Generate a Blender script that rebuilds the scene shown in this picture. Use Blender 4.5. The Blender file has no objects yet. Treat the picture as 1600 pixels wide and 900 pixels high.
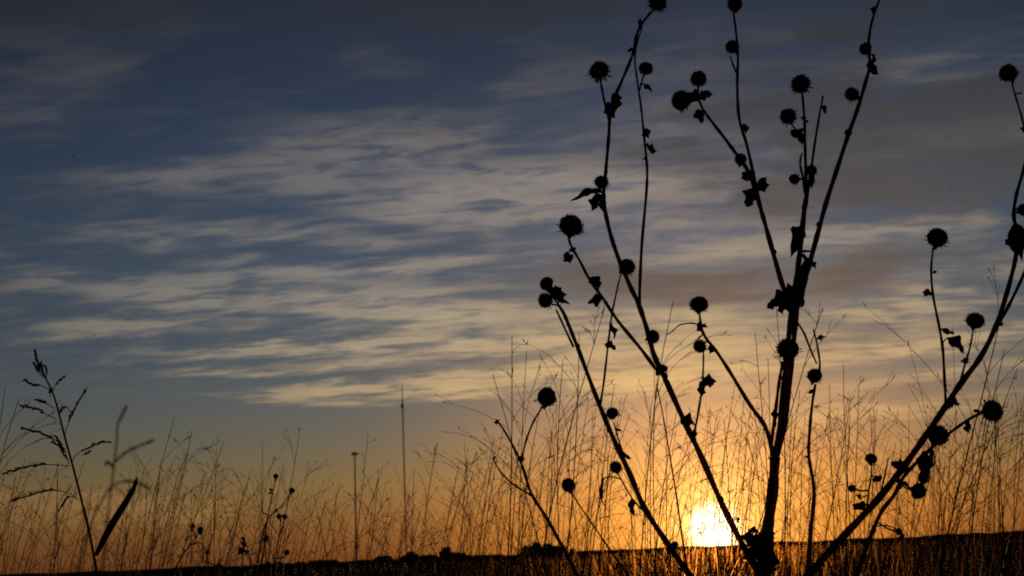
import bpy, math, random
from mathutils import Vector, Matrix, Quaternion
random.seed(7)
R = random.Random(11)
sc = bpy.context.scene
COL = sc.collection
PI = math.pi

# ------------------------------------------------------------------ camera frame
F = 1900.0                       # focal length in photo pixels (1600 wide)
PITCH = math.atan(414.5 / F)
ROLL = math.radians(2.6)
HZ = 864.0                       # skyline row at the middle of the photo
CAM = Vector((0, 0, 0.5))
fw = Vector((0, math.cos(PITCH), math.sin(PITCH)))
r0 = Vector((1, 0, 0)); u0 = Vector((0, -math.sin(PITCH), math.cos(PITCH)))
rt = r0 * math.cos(ROLL) - u0 * math.sin(ROLL)
up = r0 * math.sin(ROLL) + u0 * math.cos(ROLL)

def ray(px, py):
    return fw + rt * ((px - 800) / F) - up * ((py - 450) / F)
def W(px, py, d):
    return CAM + ray(px, py) * d
def ae(px, py):
    v = ray(px, py).normalized()
    return math.atan2(v.x, v.y), math.asin(v.z)

SUN_PX = (1116, 826)
SUN = ray(*SUN_PX).normalized()
SUN_AZ, SUN_EL = ae(*SUN_PX)

def lin(c):
    def f(x):
        x /= 255.0
        return x / 12.92 if x <= 0.04045 else ((x + 0.055) / 1.055) ** 2.4
    return (f(c[0]), f(c[1]), f(c[2]), 1.0)

# ------------------------------------------------------------------ node helper
class NT:
    def __init__(s, nt): s.nt = nt
    def new(s, t, **kw):
        n = s.nt.nodes.new(t)
        for k, v in kw.items(): setattr(n, k, v)
        return n
    def put(s, sock, v):
        if hasattr(v, 'is_output') or isinstance(v, bpy.types.NodeSocket): s.nt.links.new(v, sock)
        else: sock.default_value = v
    def m(s, op, a, b=None, c=None, clamp=False):
        n = s.new('ShaderNodeMath', operation=op); n.use_clamp = clamp
        s.put(n.inputs[0], a)
        if b is not None: s.put(n.inputs[1], b)
        if c is not None: s.put(n.inputs[2], c)
        return n.outputs[0]
    def vm(s, op, a, b=None):
        n = s.new('ShaderNodeVectorMath', operation=op)
        s.put(n.inputs[0], a)
        if b is not None: s.put(n.inputs[1], b)
        return n.outputs['Value'] if op in ('LENGTH', 'DOT_PRODUCT') else n.outputs[0]
    def xyz(s, x, y, z=0.0):
        n = s.new('ShaderNodeCombineXYZ')
        for k, v in enumerate((x, y, z)): s.put(n.inputs[k], v)
        return n.outputs[0]
    def smooth(s, v, a, b, lo=0.0, hi=1.0):
        n = s.new('ShaderNodeMapRange', interpolation_type='SMOOTHSTEP')
        s.put(n.inputs[0], v)
        for k, q in enumerate((a, b, lo, hi)): s.put(n.inputs[k + 1], q)
        return n.outputs[0]
    def noise(s, v, scale, detail=4, rough=0.55, dist=0.0):
        n = s.new('ShaderNodeTexNoise')
        s.put(n.inputs['Vector'], v); n.inputs['Scale'].default_value = scale
        n.inputs['Detail'].default_value = detail; n.inputs['Roughness'].default_value = rough
        n.inputs['Distortion'].default_value = dist
        return n
    def ramp(s, v, stops):
        n = s.new('ShaderNodeValToRGB'); cr = n.color_ramp
        while len(cr.elements) < len(stops): cr.elements.new(0.5)
        for e, (p, c) in zip(cr.elements, stops): e.position = p; e.color = lin(c)
        s.put(n.inputs[0], v); return n.outputs[0]
    def mix(s, f, a, b, mode='MIX'):
        n = s.new('ShaderNodeMix', data_type='RGBA', blend_type=mode)
        s.put(n.inputs[0], f); s.put(n.inputs[6], a); s.put(n.inputs[7], b)
        return n.outputs[2]

# ------------------------------------------------------------------ world: dusk sky with altocumulus streaks
def build_world():
    w = bpy.data.worlds.new("World"); sc.world = w; w.use_nodes = True
    t = NT(w.node_tree); w.node_tree.nodes.clear()
    tc = t.new('ShaderNodeTexCoord'); d = tc.outputs['Generated']
    sp = t.new('ShaderNodeSeparateXYZ'); t.put(sp.inputs[0], d)
    x, y, z = sp.outputs
    az = t.m('ARCTAN2', x, y); el = t.m('ARCSINE', z)
    elpx = t.m('MULTIPLY', el, F)
    v = t.m('DIVIDE', elpx, 900.0, clamp=True)
    def st(l): return [(p / 900.0, c) for p, c in l]
    side_base = t.ramp(v, st(SKY_SIDE)); sun_base = t.ramp(v, st(SKY_SUN))
    side_lit = t.ramp(v, st(LIT_SIDE)); sun_lit = t.ramp(v, st(LIT_SUN))
    dark_c = t.ramp(v, st(CLOUD_DARK))
    # how near the sun's azimuth
    da = t.m('MULTIPLY', t.m('SUBTRACT', az, SUN_AZ), F)
    g = t.m('EXPONENT', t.m('MULTIPLY', t.m('POWER', t.m('DIVIDE', t.m('ABSOLUTE', da), SUNW), 2.0), -1.0))
    g2 = t.m('EXPONENT', t.m('MULTIPLY', t.m('POWER', t.m('DIVIDE', t.m('ABSOLUTE', da), 310.0), 2.0), -1.0))
    base = t.mix(g2, side_base, sun_base)
    lit = t.mix(g, side_lit, sun_lit)
    # darker sky away from the sunset, left
    fall = t.smooth(da, -1300.0, -450.0, 0.66, 1.0)
    fall2 = t.smooth(da, 300.0, 800.0, 1.0, 0.72)
    fall = t.m('MULTIPLY', fall, fall2)
    # cloud-plane coordinates
    pz = t.m('ADD', t.m('MAXIMUM', z, 0.0), 0.09)
    cx = t.m('DIVIDE', x, pz); cy = t.m('DIVIDE', y, pz)
    ca, sa = math.cos(math.radians(CANG)), math.sin(math.radians(CANG))
    cu = t.m('ADD', t.m('MULTIPLY', cx, ca), t.m('MULTIPLY', cy, sa))
    cv = t.m('SUBTRACT', t.m('MULTIPLY', cy, ca), t.m('MULTIPLY', cx, sa))
    pc = t.xyz(t.m('MULTIPLY', cu, 1.0), t.m('MULTIPLY', cv, 1.5))
    pf = t.xyz(t.m('MULTIPLY', cu, 1.25), t.m('MULTIPLY', cv, 3.3), 3.7)
    nb = t.noise(pc, 2.6, 6, 0.58, 0.4).outputs[0]
    nf = t.noise(pf, 4.6, 6, 0.58, 0.5).outputs[0]
    wn = t.noise(pc, 3.1, 4, 0.6, 0.3).outputs['Color']
    wv = t.vm('MULTIPLY', t.vm('SUBTRACT', wn, (0.5, 0.5, 0.5)), (0.085, 0.020, 0.0))
    P = t.vm('ADD', t.xyz(az, el), wv)
    def blobs(lst, P, acc):
        lst = sorted(lst, key=lambda q: round(q[4] / 3.0))
        cur = None; cnt = 0; Q = None
        for (px, py, hx, hy, tilt, wt) in lst:
            ti = round(tilt / 3.0) * 3; cs, sn = math.cos(math.radians(ti)), math.sin(math.radians(ti))
            if cur != ti or cnt == 7:      # a fresh rotated frame, hung on the running sum so few values stay alive
                P2 = t.vm('ADD', P, t.m('MULTIPLY', acc, 1e-7)) if acc is not None else P
                Q = t.xyz(t.vm('DOT_PRODUCT', P2, (cs, sn, 0)), t.vm('DOT_PRODUCT', P2, (-sn, cs, 0)))
                cur = ti; cnt = 0
            cnt += 1
            a, e = ae(px, py); a, e = a * cs + e * sn, -a * sn + e * cs
            kx, ky = F / (1.6 * hx), F / (1.6 * hy)
            n = t.new('ShaderNodeVectorMath', operation='MULTIPLY_ADD')
            t.put(n.inputs[0], Q); n.inputs[1].default_value = (kx, ky, 0); n.inputs[2].default_value = (-a * kx, -e * ky, 0)
            r2 = t.vm('DOT_PRODUCT', n.outputs[0], n.outputs[0])
            k = t.m('SUBTRACT', 1.0, r2, clamp=True)
            k2 = t.m('MULTIPLY', k, k)
            acc = t.m('MULTIPLY', k2, wt) if acc is None else t.m('MULTIPLY_ADD', k2, wt, acc)
        return acc
    B = blobs(CLOUDS, P, None)
    P = t.vm('ADD', P, t.m('MULTIPLY', B, 1e-7))
    D = blobs(DARKS, P, None)
    n = t.m('ADD', t.m('MULTIPLY', nb, 0.42), t.m('MULTIPLY', nf, 0.58))
    nn = t.smooth(n, 0.33, 0.68, 0.0, 1.0)
    up_f = t.smooth(elpx, 190.0, 330.0, 0.0, 1.0)
    bg = t.m('MULTIPLY', t.smooth(n, 0.44, 0.68, 0.0, 0.5), up_f)
    dens = t.m('ADD', t.m('MULTIPLY', B, t.m('MULTIPLY_ADD', nn, 1.35, 0.12)), bg)
    dens = t.m('MULTIPLY', t.smooth(dens, -0.12, 1.45, 0.0, 1.0), t.smooth(da, -1250.0, -350.0, 0.50, 0.86))
    Dn = t.smooth(t.m('MULTIPLY', D, t.m('MULTIPLY_ADD', t.smooth(nb, 0.36, 0.62, 0.0, 1.0), 1.0, 0.28)), 0.02, 0.95, 0.0, 0.85)
    # cloud thickness darkens the body of a cloud a little
    lit = t.mix(t.smooth(nf, 0.40, 0.66, 0.0, 0.34), lit, dark_c)
    c = t.mix(dens, base, lit)
    c = t.mix(Dn, c, dark_c)
    c = t.mix(1.0, c, t.xyz(fall, fall, fall), 'MULTIPLY')
    # the low sun: blown-out disc with aureole
    dp = t.vm('DOT_PRODUCT', d, tuple(SUN))
    ang = t.m('MULTIPLY', t.m('ARCCOSINE', t.m('MINIMUM', dp, 1.0)), F)
    def halo(width, power, amp, col):
        e = t.m('EXPONENT', t.m('MULTIPLY', t.m('POWER', t.m('DIVIDE', ang, width), power), -1.0))
        e = t.m('MULTIPLY', e, amp)
        return t.vm('MULTIPLY', t.xyz(e, e, e), col)
    tot = c
    for h in HALOS:
        tot = t.vm('ADD', tot, halo(*h))
    bgn = t.new('ShaderNodeBackground'); t.put(bgn.inputs[0], tot); bgn.inputs[1].default_value = 1.0
    sky = t.new('ShaderNodeTexSky'); sky.sky_type = 'NISHITA'; sky.sun_disc = False
    sky.sun_elevation = SUN_EL; sky.sun_rotation = SUN_AZ
    bg2 = t.new('ShaderNodeBackground'); t.put(bg2.inputs[0], sky.outputs[0]); bg2.inputs[1].default_value = 0.003
    ad = t.new('ShaderNodeAddShader'); t.put(ad.inputs[0], bgn.outputs[0]); t.put(ad.inputs[1], bg2.outputs[0])
    out = t.new('ShaderNodeOutputWorld'); t.put(out.inputs[0], ad.outputs[0])
    w.cycles.sampling_method = 'MANUAL'; w.cycles.sample_map_resolution = 512

CANG = -5
SUNW = 470.0
SKY_SIDE = [(0, (112, 66, 34)), (50, (128, 86, 46)), (110, (124, 100, 62)), (170, (104, 98, 80)), (240, (86, 92, 94)),
            (330, (70, 82, 94)), (450, (62, 76, 93)), (600, (49, 64, 85)), (740, (40, 52, 71)), (900, (34, 41, 55))]
SKY_SUN = [(0, (246, 150, 54)), (50, (244, 158, 66)), (110, (232, 158, 86)), (180, (200, 150, 104)), (250, (160, 134, 108)),
           (330, (128, 118, 108)), (440, (94, 98, 108)), (560, (76, 84, 104)), (740, (46, 56, 74)), (900, (36, 43, 57))]
LIT_SIDE = [(0, (150, 98, 50)), (120, (156, 124, 78)), (230, (182, 160, 122)), (320, (180, 166, 140)), (430, (156, 148, 138)),
            (560, (134, 128, 125)), (760, (94, 90, 90)), (900, (54, 52, 56))]
LIT_SUN = [(0, (255, 190, 96)), (120, (246, 186, 112)), (220, (238, 192, 122)), (320, (216, 184, 132)), (430, (172, 156, 134)),
           (560, (160, 148, 136)), (760, (92, 88, 90)), (900, (54, 52, 58))]
CLOUD_DARK = [(0, (150, 95, 55)), (200, (150, 118, 90)), (300, (116, 98, 86)), (420, (88, 81, 76)), (560, (72, 70, 71)), (700, (53, 55, 61)), (900, (40, 42, 50))]
# px, py, half length, half height, tilt, weight (directions on the sky, from the photo)
CLOUDS = [
 (60, 100, 120, 60, 10, .55), (130, 118, 60, 22, 15, .4), (50, 185, 120, 24, 8, .55), (230, 25, 130, 26, 0, .5), (600, 98, 75, 22, 0, .75),
 (790, 140, 150, 36, 5, .5), (560, 200, 150, 20, 10, .4), (250, 272, 200, 30, 9, .6), (480, 262, 240, 36, 8, .6), (760, 318, 170, 46, 0, .95),
 (620, 225, 200, 26, 8, .45), (700, 270, 240, 60, 0, .5), (18, 345, 34, 7, 0, .5), (6, 390, 36, 11, -9, .55), (50, 422, 70, 9, 0, .6), (260, 366, 150, 22, 4, .75),
 (450, 364, 130, 20, 0, .7), (575, 386, 120, 12, 2, .6), (345, 410, 70, 9, 2, .5), (330, 436, 420, 14, 2, .7), (660, 418, 190, 16, 3, .6),
 (280, 466, 210, 20, -2, .85), (120, 516, 100, 17, 5, 1.0), (230, 508, 120, 12, 4, .6), (440, 478, 250, 28, 0, .55), (640, 480, 200, 40, 0, .65),
 (390, 549, 190, 11, 3, 1.1), (540, 540, 160, 13, 2, .9), (350, 584, 70, 7, 0, .9), (480, 574, 120, 10, 3, .7), (470, 612, 100, 10, 3, .8),
 (500, 627, 130, 7, -2, .8), (700, 596, 180, 16, 3, 1.15), (640, 605, 140, 9, 0, .5), (720, 619, 80, 6, 3, .9), (720, 542, 200, 18, 2, .8), (800, 500, 220, 24, 0, .6),
 (900, 300, 150, 40, 0, .7), (1050, 296, 150, 34, 0, .7), (1040, 345, 40, 18, 0, .4), (1180, 330, 130, 36, 0, .5), (1350, 364, 110, 14, 0, .8),
 (1470, 350, 90, 10, 0, .6), (1490, 436, 140, 24, 5, .6), (1070, 402, 120, 16, 0, .6), (1100, 500, 220, 34, 0, .5), (1360, 500, 220, 30, 3, .5),
 (960, 575, 260, 34, 2, 1.1), (1060, 600, 170, 22, 0, .9), (1340, 553, 220, 16, 2, .95), (1440, 588, 220, 12, 2, .8), (1400, 640, 210, 15, 2, .8), (1200, 640, 160, 18, 0, .6),
 (880, 526, 200, 20, 2, .7), (1480, 118, 120, 20, 0, .55), (1545, 60, 100, 28, 0, .5), (1390, 106, 100, 16, 0, .6), (1540, 212, 110, 30, 0, .5),
 (960, 200, 220, 46, 0, .5), (1150, 210, 140, 30, 0, .4), (90, 812, 240, 12, 0, 2.4), (150, 788, 170, 9, 0, 2.2), (40, 774, 120, 6, 0, 1.6), (1560, 520, 120, 26, 6, .6),
 (1400, 60, 260, 60, 3, .2), (1250, 150, 200, 46, 0, .25), (1480, 215, 200, 22, 0, .3), (1100, 70, 200, 40, 0, .35), (1000, 390, 240, 40, 0, .4), (1250, 395, 260, 30, 0, .45), (1200, 260, 260, 50, 0, .45)]
DARKS = [(1420, 190, 380, 150, 0, .75), (1120, 215, 260, 50, 0, .4), (1330, 292, 260, 34, 0, 1.0), (1500, 260, 190, 60, 0, .9), (1260, 432, 230, 32, 0, .9), (960, 436, 170, 26, 2, .6), (1120, 452, 160, 30, 0, .6), (900, 410, 150, 20, 3, .5),
         (1420, 608, 120, 9, 3, .6), (1450, 30, 260, 46, 0, .9), (700, 15, 420, 34, 0, .8), (1480, 165, 160, 34, 0, .7), (1230, 195, 170, 40, 0, .35), (100, 15, 200, 30, 0, .6), (780, 200, 150, 40, 4, .35)]
HALOS = [(19.0, 2.0, 40.0, (1.0, 0.84, 0.55)), (66.0, 1.3, 1.55, (1.0, 0.66, 0.18)), (165.0, 1.3, 0.42, (1.0, 0.37, 0.04))]
build_world()

# ------------------------------------------------------------------ materials
def mat(name, col, col2=None, rough=0.7, trans=0.0, tcol=(1, .45, .16), scale=40.0, bump=0.3, spec=0.3, transl=0.0):
    m = bpy.data.materials.new(name); m.use_nodes = True
    t = NT(m.node_tree); m.node_tree.nodes.clear()
    tc = t.new('ShaderNodeTexCoord')
    n = t.noise(tc.outputs['Object'], scale, 5, 0.6)
    c2 = col2 or tuple(k * 0.45 for k in col)
    c = t.mix(t.smooth(n.outputs[0], 0.35, 0.65), (*c2, 1), (*col, 1))
    p = t.new('ShaderNodeBsdfPrincipled'); t.put(p.inputs['Base Color'], c)
    p.inputs['Roughness'].default_value = rough; p.inputs['Specular IOR Level'].default_value = spec
    bp = t.new('ShaderNodeBump'); bp.inputs['Strength'].default_value = bump; bp.inputs['Distance'].default_value = 0.002
    t.put(bp.inputs['Height'], n.outputs[0]); t.put(p.inputs['Normal'], bp.outputs[0])
    s = p.outputs[0]
    if transl > 0:
        # dry blades scatter sunlight forward: bright only towards the sun
        tr = t.new('ShaderNodeBsdfRefraction'); tr.inputs['Color'].default_value = (0.85, 0.42, 0.10, 1)
        tr.inputs['Roughness'].default_value = 0.55; tr.inputs['IOR'].default_value = 1.07
        mx = t.new('ShaderNodeMixShader'); mx.inputs[0].default_value = transl
        t.put(mx.inputs[1], s); t.put(mx.inputs[2], tr.outputs[0]); s = mx.outputs[0]
    if trans > 0:     # dry thin tissue lets a little of the sun through
        tr = t.new('ShaderNodeBsdfTransparent'); tr.inputs[0].default_value = (*tcol, 1)
        mx = t.new('ShaderNodeMixShader'); mx.inputs[0].default_value = trans
        t.put(mx.inputs[1], s); t.put(mx.inputs[2], tr.outputs[0]); s = mx.outputs[0]
    o = t.new('ShaderNodeOutputMaterial'); t.put(o.inputs[0], s)
    return m
M_STALK = mat('dry_stalk', (.03, .017, .011), rough=.85, spec=.02, trans=.08, scale=160)
M_HEAD = mat('dry_seed_head', (.022, .013, .009), rough=.9, scale=260)
M_LEAF = mat('withered_leaf', (.026, .017, .012), rough=.9, scale=120)
M_CULM = mat('grass_culm', (.024, .014, .007), rough=.8, spec=.03, trans=.09, tcol=(1, .42, .12), scale=60, bump=.1)
M_PAN = mat('grass_panicle', (.035, .022, .011), rough=.8, spec=.03, trans=.24, tcol=(1, .45, .14), scale=90, bump=.1)
M_GRASS = mat('field_grass', (.03, .018, .008), (.012, .008, .004), rough=.6, spec=.1, scale=9, bump=.0, transl=.010)
M_SPIKE = mat('johnson_spikelet', (.04, .02, .016), rough=.7, trans=.12, scale=200)
M_SOIL = mat('field_soil', (.012, .007, .003), (.004, .003, .002), rough=1.0, spec=0.0, scale=1.3, bump=.6)
M_BARK = mat('tree_bark', (.03, .022, .015), rough=.9, scale=6)
M_CROWN = mat('tree_crown', (.03, .024, .012), (.012, .01, .006), rough=.8, scale=2)
M_HAZED_STEEL = mat('hazed_tower_steel', (.8, .66, .46), (.7, .58, .4), rough=.8, spec=.1, scale=1, bump=0)  # distance haze put into the steel as a pale, warm base colour
M_BIRD = mat('bird_plumage', (.015, .013, .013), rough=.8, scale=30, bump=0)

# ------------------------------------------------------------------ mesh helpers
class MB:
    def __init__(s): s.v = []; s.f = []
    def add(s, vs, fs):
        o = len(s.v); s.v += [tuple(q) for q in vs]; s.f += [tuple(i + o for i in f) for f in fs]
    def tube(s, pts, rad, n=6, cap=True):
        vs = []; fs = []
        k = len(pts); ref = Vector((0.13, -1, 0.21)).normalized()
        for i, p in enumerate(pts):
            tg = (pts[min(i + 1, k - 1)] - pts[max(i - 1, 0)])
            tg = tg.normalized() if tg.length > 1e-9 else Vector((0, 0, 1))
            a = tg.cross(ref); a = a.normalized() if a.length > 1e-4 else tg.orthogonal().normalized()
            b = tg.cross(a)
            r = rad[i] if isinstance(rad, (list, tuple)) else rad
            for j in range(n):
                th = 2 * PI * j / n
                vs.append(p + (a * math.cos(th) + b * math.sin(th)) * r)
        for i in range(k - 1):
            for j in range(n):
                fs.append((i * n + j, i * n + (j + 1) % n, (i + 1) * n + (j + 1) % n, (i + 1) * n + j))
        if cap:
            fs.append(tuple(range(n - 1, -1, -1))); fs.append(tuple((k - 1) * n + j for j in range(n)))
        s.add(vs, fs)
    def ball(s, c, rx, ry=None, rz=None, nu=8, nv=6, jit=0.0, rng=None, axis=None):
        ry = ry or rx; rz = rz or rx; vs = []; fs = []
        q = axis.to_track_quat('Z', 'Y') if axis else Quaternion()
        for i in range(nv + 1):
            ph = PI * i / nv
            for j in range(nu):
                th = 2 * PI * j / nu
                k = 1 + (rng.uniform(-jit, jit) if rng and 0 < i < nv else 0)
                vs.append(c + q @ Vector((rx * k * math.sin(ph) * math.cos(th), ry * k * math.sin(ph) * math.sin(th), rz * k * math.cos(ph))))
        for i in range(nv):
            for j in range(nu):
                fs.append((i * nu + j, (i + 1) * nu + j, (i + 1) * nu + (j + 1) % nu, i * nu + (j + 1) % nu))
        s.add(vs, fs)
    def cone(s, a, b, r, n=4):
        d = (b - a).normalized(); x = d.orthogonal().normalized(); y = d.cross(x)
        vs = [a + (x * math.cos(2 * PI * j / n) + y * math.sin(2 * PI * j / n)) * r for j in range(n)] + [b]
        s.add(vs, [(j, (j + 1) % n, n) for j in range(n)])
    def mesh(s, name, m, origin=None):
        me = bpy.data.meshes.new(name)
        vs = s.v if origin is None else [(q[0] - origin.x, q[1] - origin.y, q[2] - origin.z) for q in s.v]
        me.from_pydata(vs, [], s.f); me.materials.append(m)
        for p in me.polygons: p.use_smooth = True
        me.update(); return me

def link(name, me, parent=None):
    o = bpy.data.objects.new(name, me); COL.objects.link(o)
    if parent: o.parent = parent
    return o
def tag(o, label, cat, group=None):
    o['label'] = label; o['category'] = cat
    if group: o['group'] = group
    return o
def empty(name, loc, label, cat, group=None):
    o = bpy.data.objects.new(name, None); COL.objects.link(o); o.location = loc
    o.empty_display_size = .05
    return tag(o, label, cat, group)

def catmull(P, seg=6):
    """P: list of tuples (any dimension) -> smooth list"""
    out = []; n = len(P); dim = len(P[0])
    for i in range(n - 1):
        a, b, c, d = P[max(i - 1, 0)], P[i], P[i + 1], P[min(i + 2, n - 1)]
        for k in range(seg):
            t = k / seg
            out.append(tuple(.5 * (2 * b[q] + (c[q] - a[q]) * t + (2 * a[q] - 5 * b[q] + 4 * c[q] - d[q]) * t * t + (3 * b[q] - a[q] - 3 * c[q] + d[q]) * t ** 3) for q in range(dim)))
    out.append(tuple(P[-1])); return out

# ------------------------------------------------------------------ seed heads (dried wild sunflower)
def head_mesh(seed, style):
    r = random.Random(seed); m = MB()
    # the disc seen as a ball: +Z is the face of the flower, stem enters at -Z
    m.ball(Vector((r.uniform(-.06, .06), 0, r.uniform(-.05, .05))), 0.84, 0.82, 0.78, 20, 14, .11, r)
    bare = Vector((r.uniform(-1, 1), r.uniform(-1, 1), r.uniform(-.2, 1))).normalized()
    n = 460
    for i in range(n):
        z = 1 - 2 * (i + .5) / n; th = i * 2.39996 + r.uniform(-.2, .2)
        rr = math.sqrt(max(0, 1 - z * z)); d = Vector((rr * math.cos(th), rr * math.sin(th), z * .95))
        if d.z < -.8: continue
        ln = r.uniform(.05, .17) if r.random() < .93 else r.uniform(.16, .27)
        if d.dot(bare) > .75 and r.random() < .8: continue
        tip = d * (.88 + ln) + Vector((r.uniform(-.06, .06), r.uniform(-.06, .06), r.uniform(-.06, .06)))
        m.cone(d * .78, tip, r.uniform(.03, .055), 4)
    # involucre bracts, pointed, curling back
    nb = (8, 13, 16)[style]
    for i in range(nb):
        th = 2 * PI * i / nb + r.uniform(-.2, .2)
        a = Vector((math.cos(th), math.sin(th), 0)); side = Vector((-math.sin(th), math.cos(th), 0))
        L = r.uniform(.08, .36) * (0.6, 0.9, 1.25)[style]; wd = r.uniform(.06, .12); z0 = r.uniform(-.55, -.1)
        p0 = a * .7 + Vector((0, 0, z0)); back = r.uniform(-.5, .55)
        p1 = p0 + a * (.25 + L * .5) + Vector((0, 0, back * .2)); p2 = p0 + a * (.25 + L) + Vector((0, 0, back * L)) + side * r.uniform(-.1, .1)
        th_ = Vector((0, 0, .03))
        m.add([p0 - side * wd, p0 + side * wd, p1 + side * wd * .75, p1 - side * wd * .75, p2, p1 + th_ * 2],
              [(0, 1, 2, 3), (3, 2, 4), (0, 5, 1), (1, 5, 2), (3, 5, 0), (2, 5, 4), (4, 5, 3)])
    # receptacle narrowing into the stem
    m.tube([Vector((0, 0, -.62)), Vector((0, 0, -.86)), Vector((0, 0, -1.05)), Vector((0, 0, -1.2))], [.5, .3, .14, .1], 8)
    return m.mesh('seed_head', M_HEAD)
HEADS = [head_mesh(100 + i, (0, 1, 1, 2, 0, 2)[i]) for i in range(6)]

def crumple_leaf(m, base, direc, L, Wd, rng, droop=.3, nrm=None):
    """a withered leaf: a curled, ragged, twisted sheet with thickness"""
    nrm = nrm or Vector((rng.uniform(-.4, .4), -1, rng.uniform(-.3, .3))).normalized()
    d = direc.normalized(); side = d.cross(nrm).normalized(); nrm = side.cross(d).normalized()
    nu, nv = 9, 6; rows = []
    tw = rng.uniform(-1.3, 1.3); cup = rng.uniform(.5, 1.6); ph = rng.uniform(0, 6); kink = rng.uniform(-.6, .6)
    for i in range(nu + 1):
        t = i / nu
        c = base + d * (L * (t - .12 * t * t)) + Vector((0, 0, -1)) * (droop * L * t * t) + side * (kink * L * .35 * math.sin(t * 2.6)) + nrm * (L * .12 * math.sin(t * 4 + ph))
        wdt = Wd * .5 * (math.sin(PI * min(1, t * 1.02 + .02)) ** .7) * (1.1 - .45 * t) * (1 + .35 * math.sin(t * 11 + ph)) + L * .012
        ang = tw * t
        sd = side * math.cos(ang) + nrm * math.sin(ang); nn = nrm * math.cos(ang) - side * math.sin(ang)
        row = []
        for j in range(nv + 1):
            s = (j / nv - .5) * 2
            rag = 1 + (rng.uniform(-.3, .22) if j in (0, nv) else 0)
            a2 = s * cup
            row.append(c + sd * (math.sin(a2) / max(cup, .3) * wdt * rag * 1.1) + nn * ((1 - math.cos(a2)) * wdt * .7) + Vector((rng.uniform(-1, 1), rng.uniform(-1, 1), rng.uniform(-1, 1))) * L * .02)
        rows.append(row)
    vs = [p for row in rows for p in row]; k = nv + 1
    fs = [(i * k + j, i * k + j + 1, (i + 1) * k + j + 1, (i + 1) * k + j) for i in range(nu) for j in range(nv)]
    m.add(vs, fs)

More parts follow.
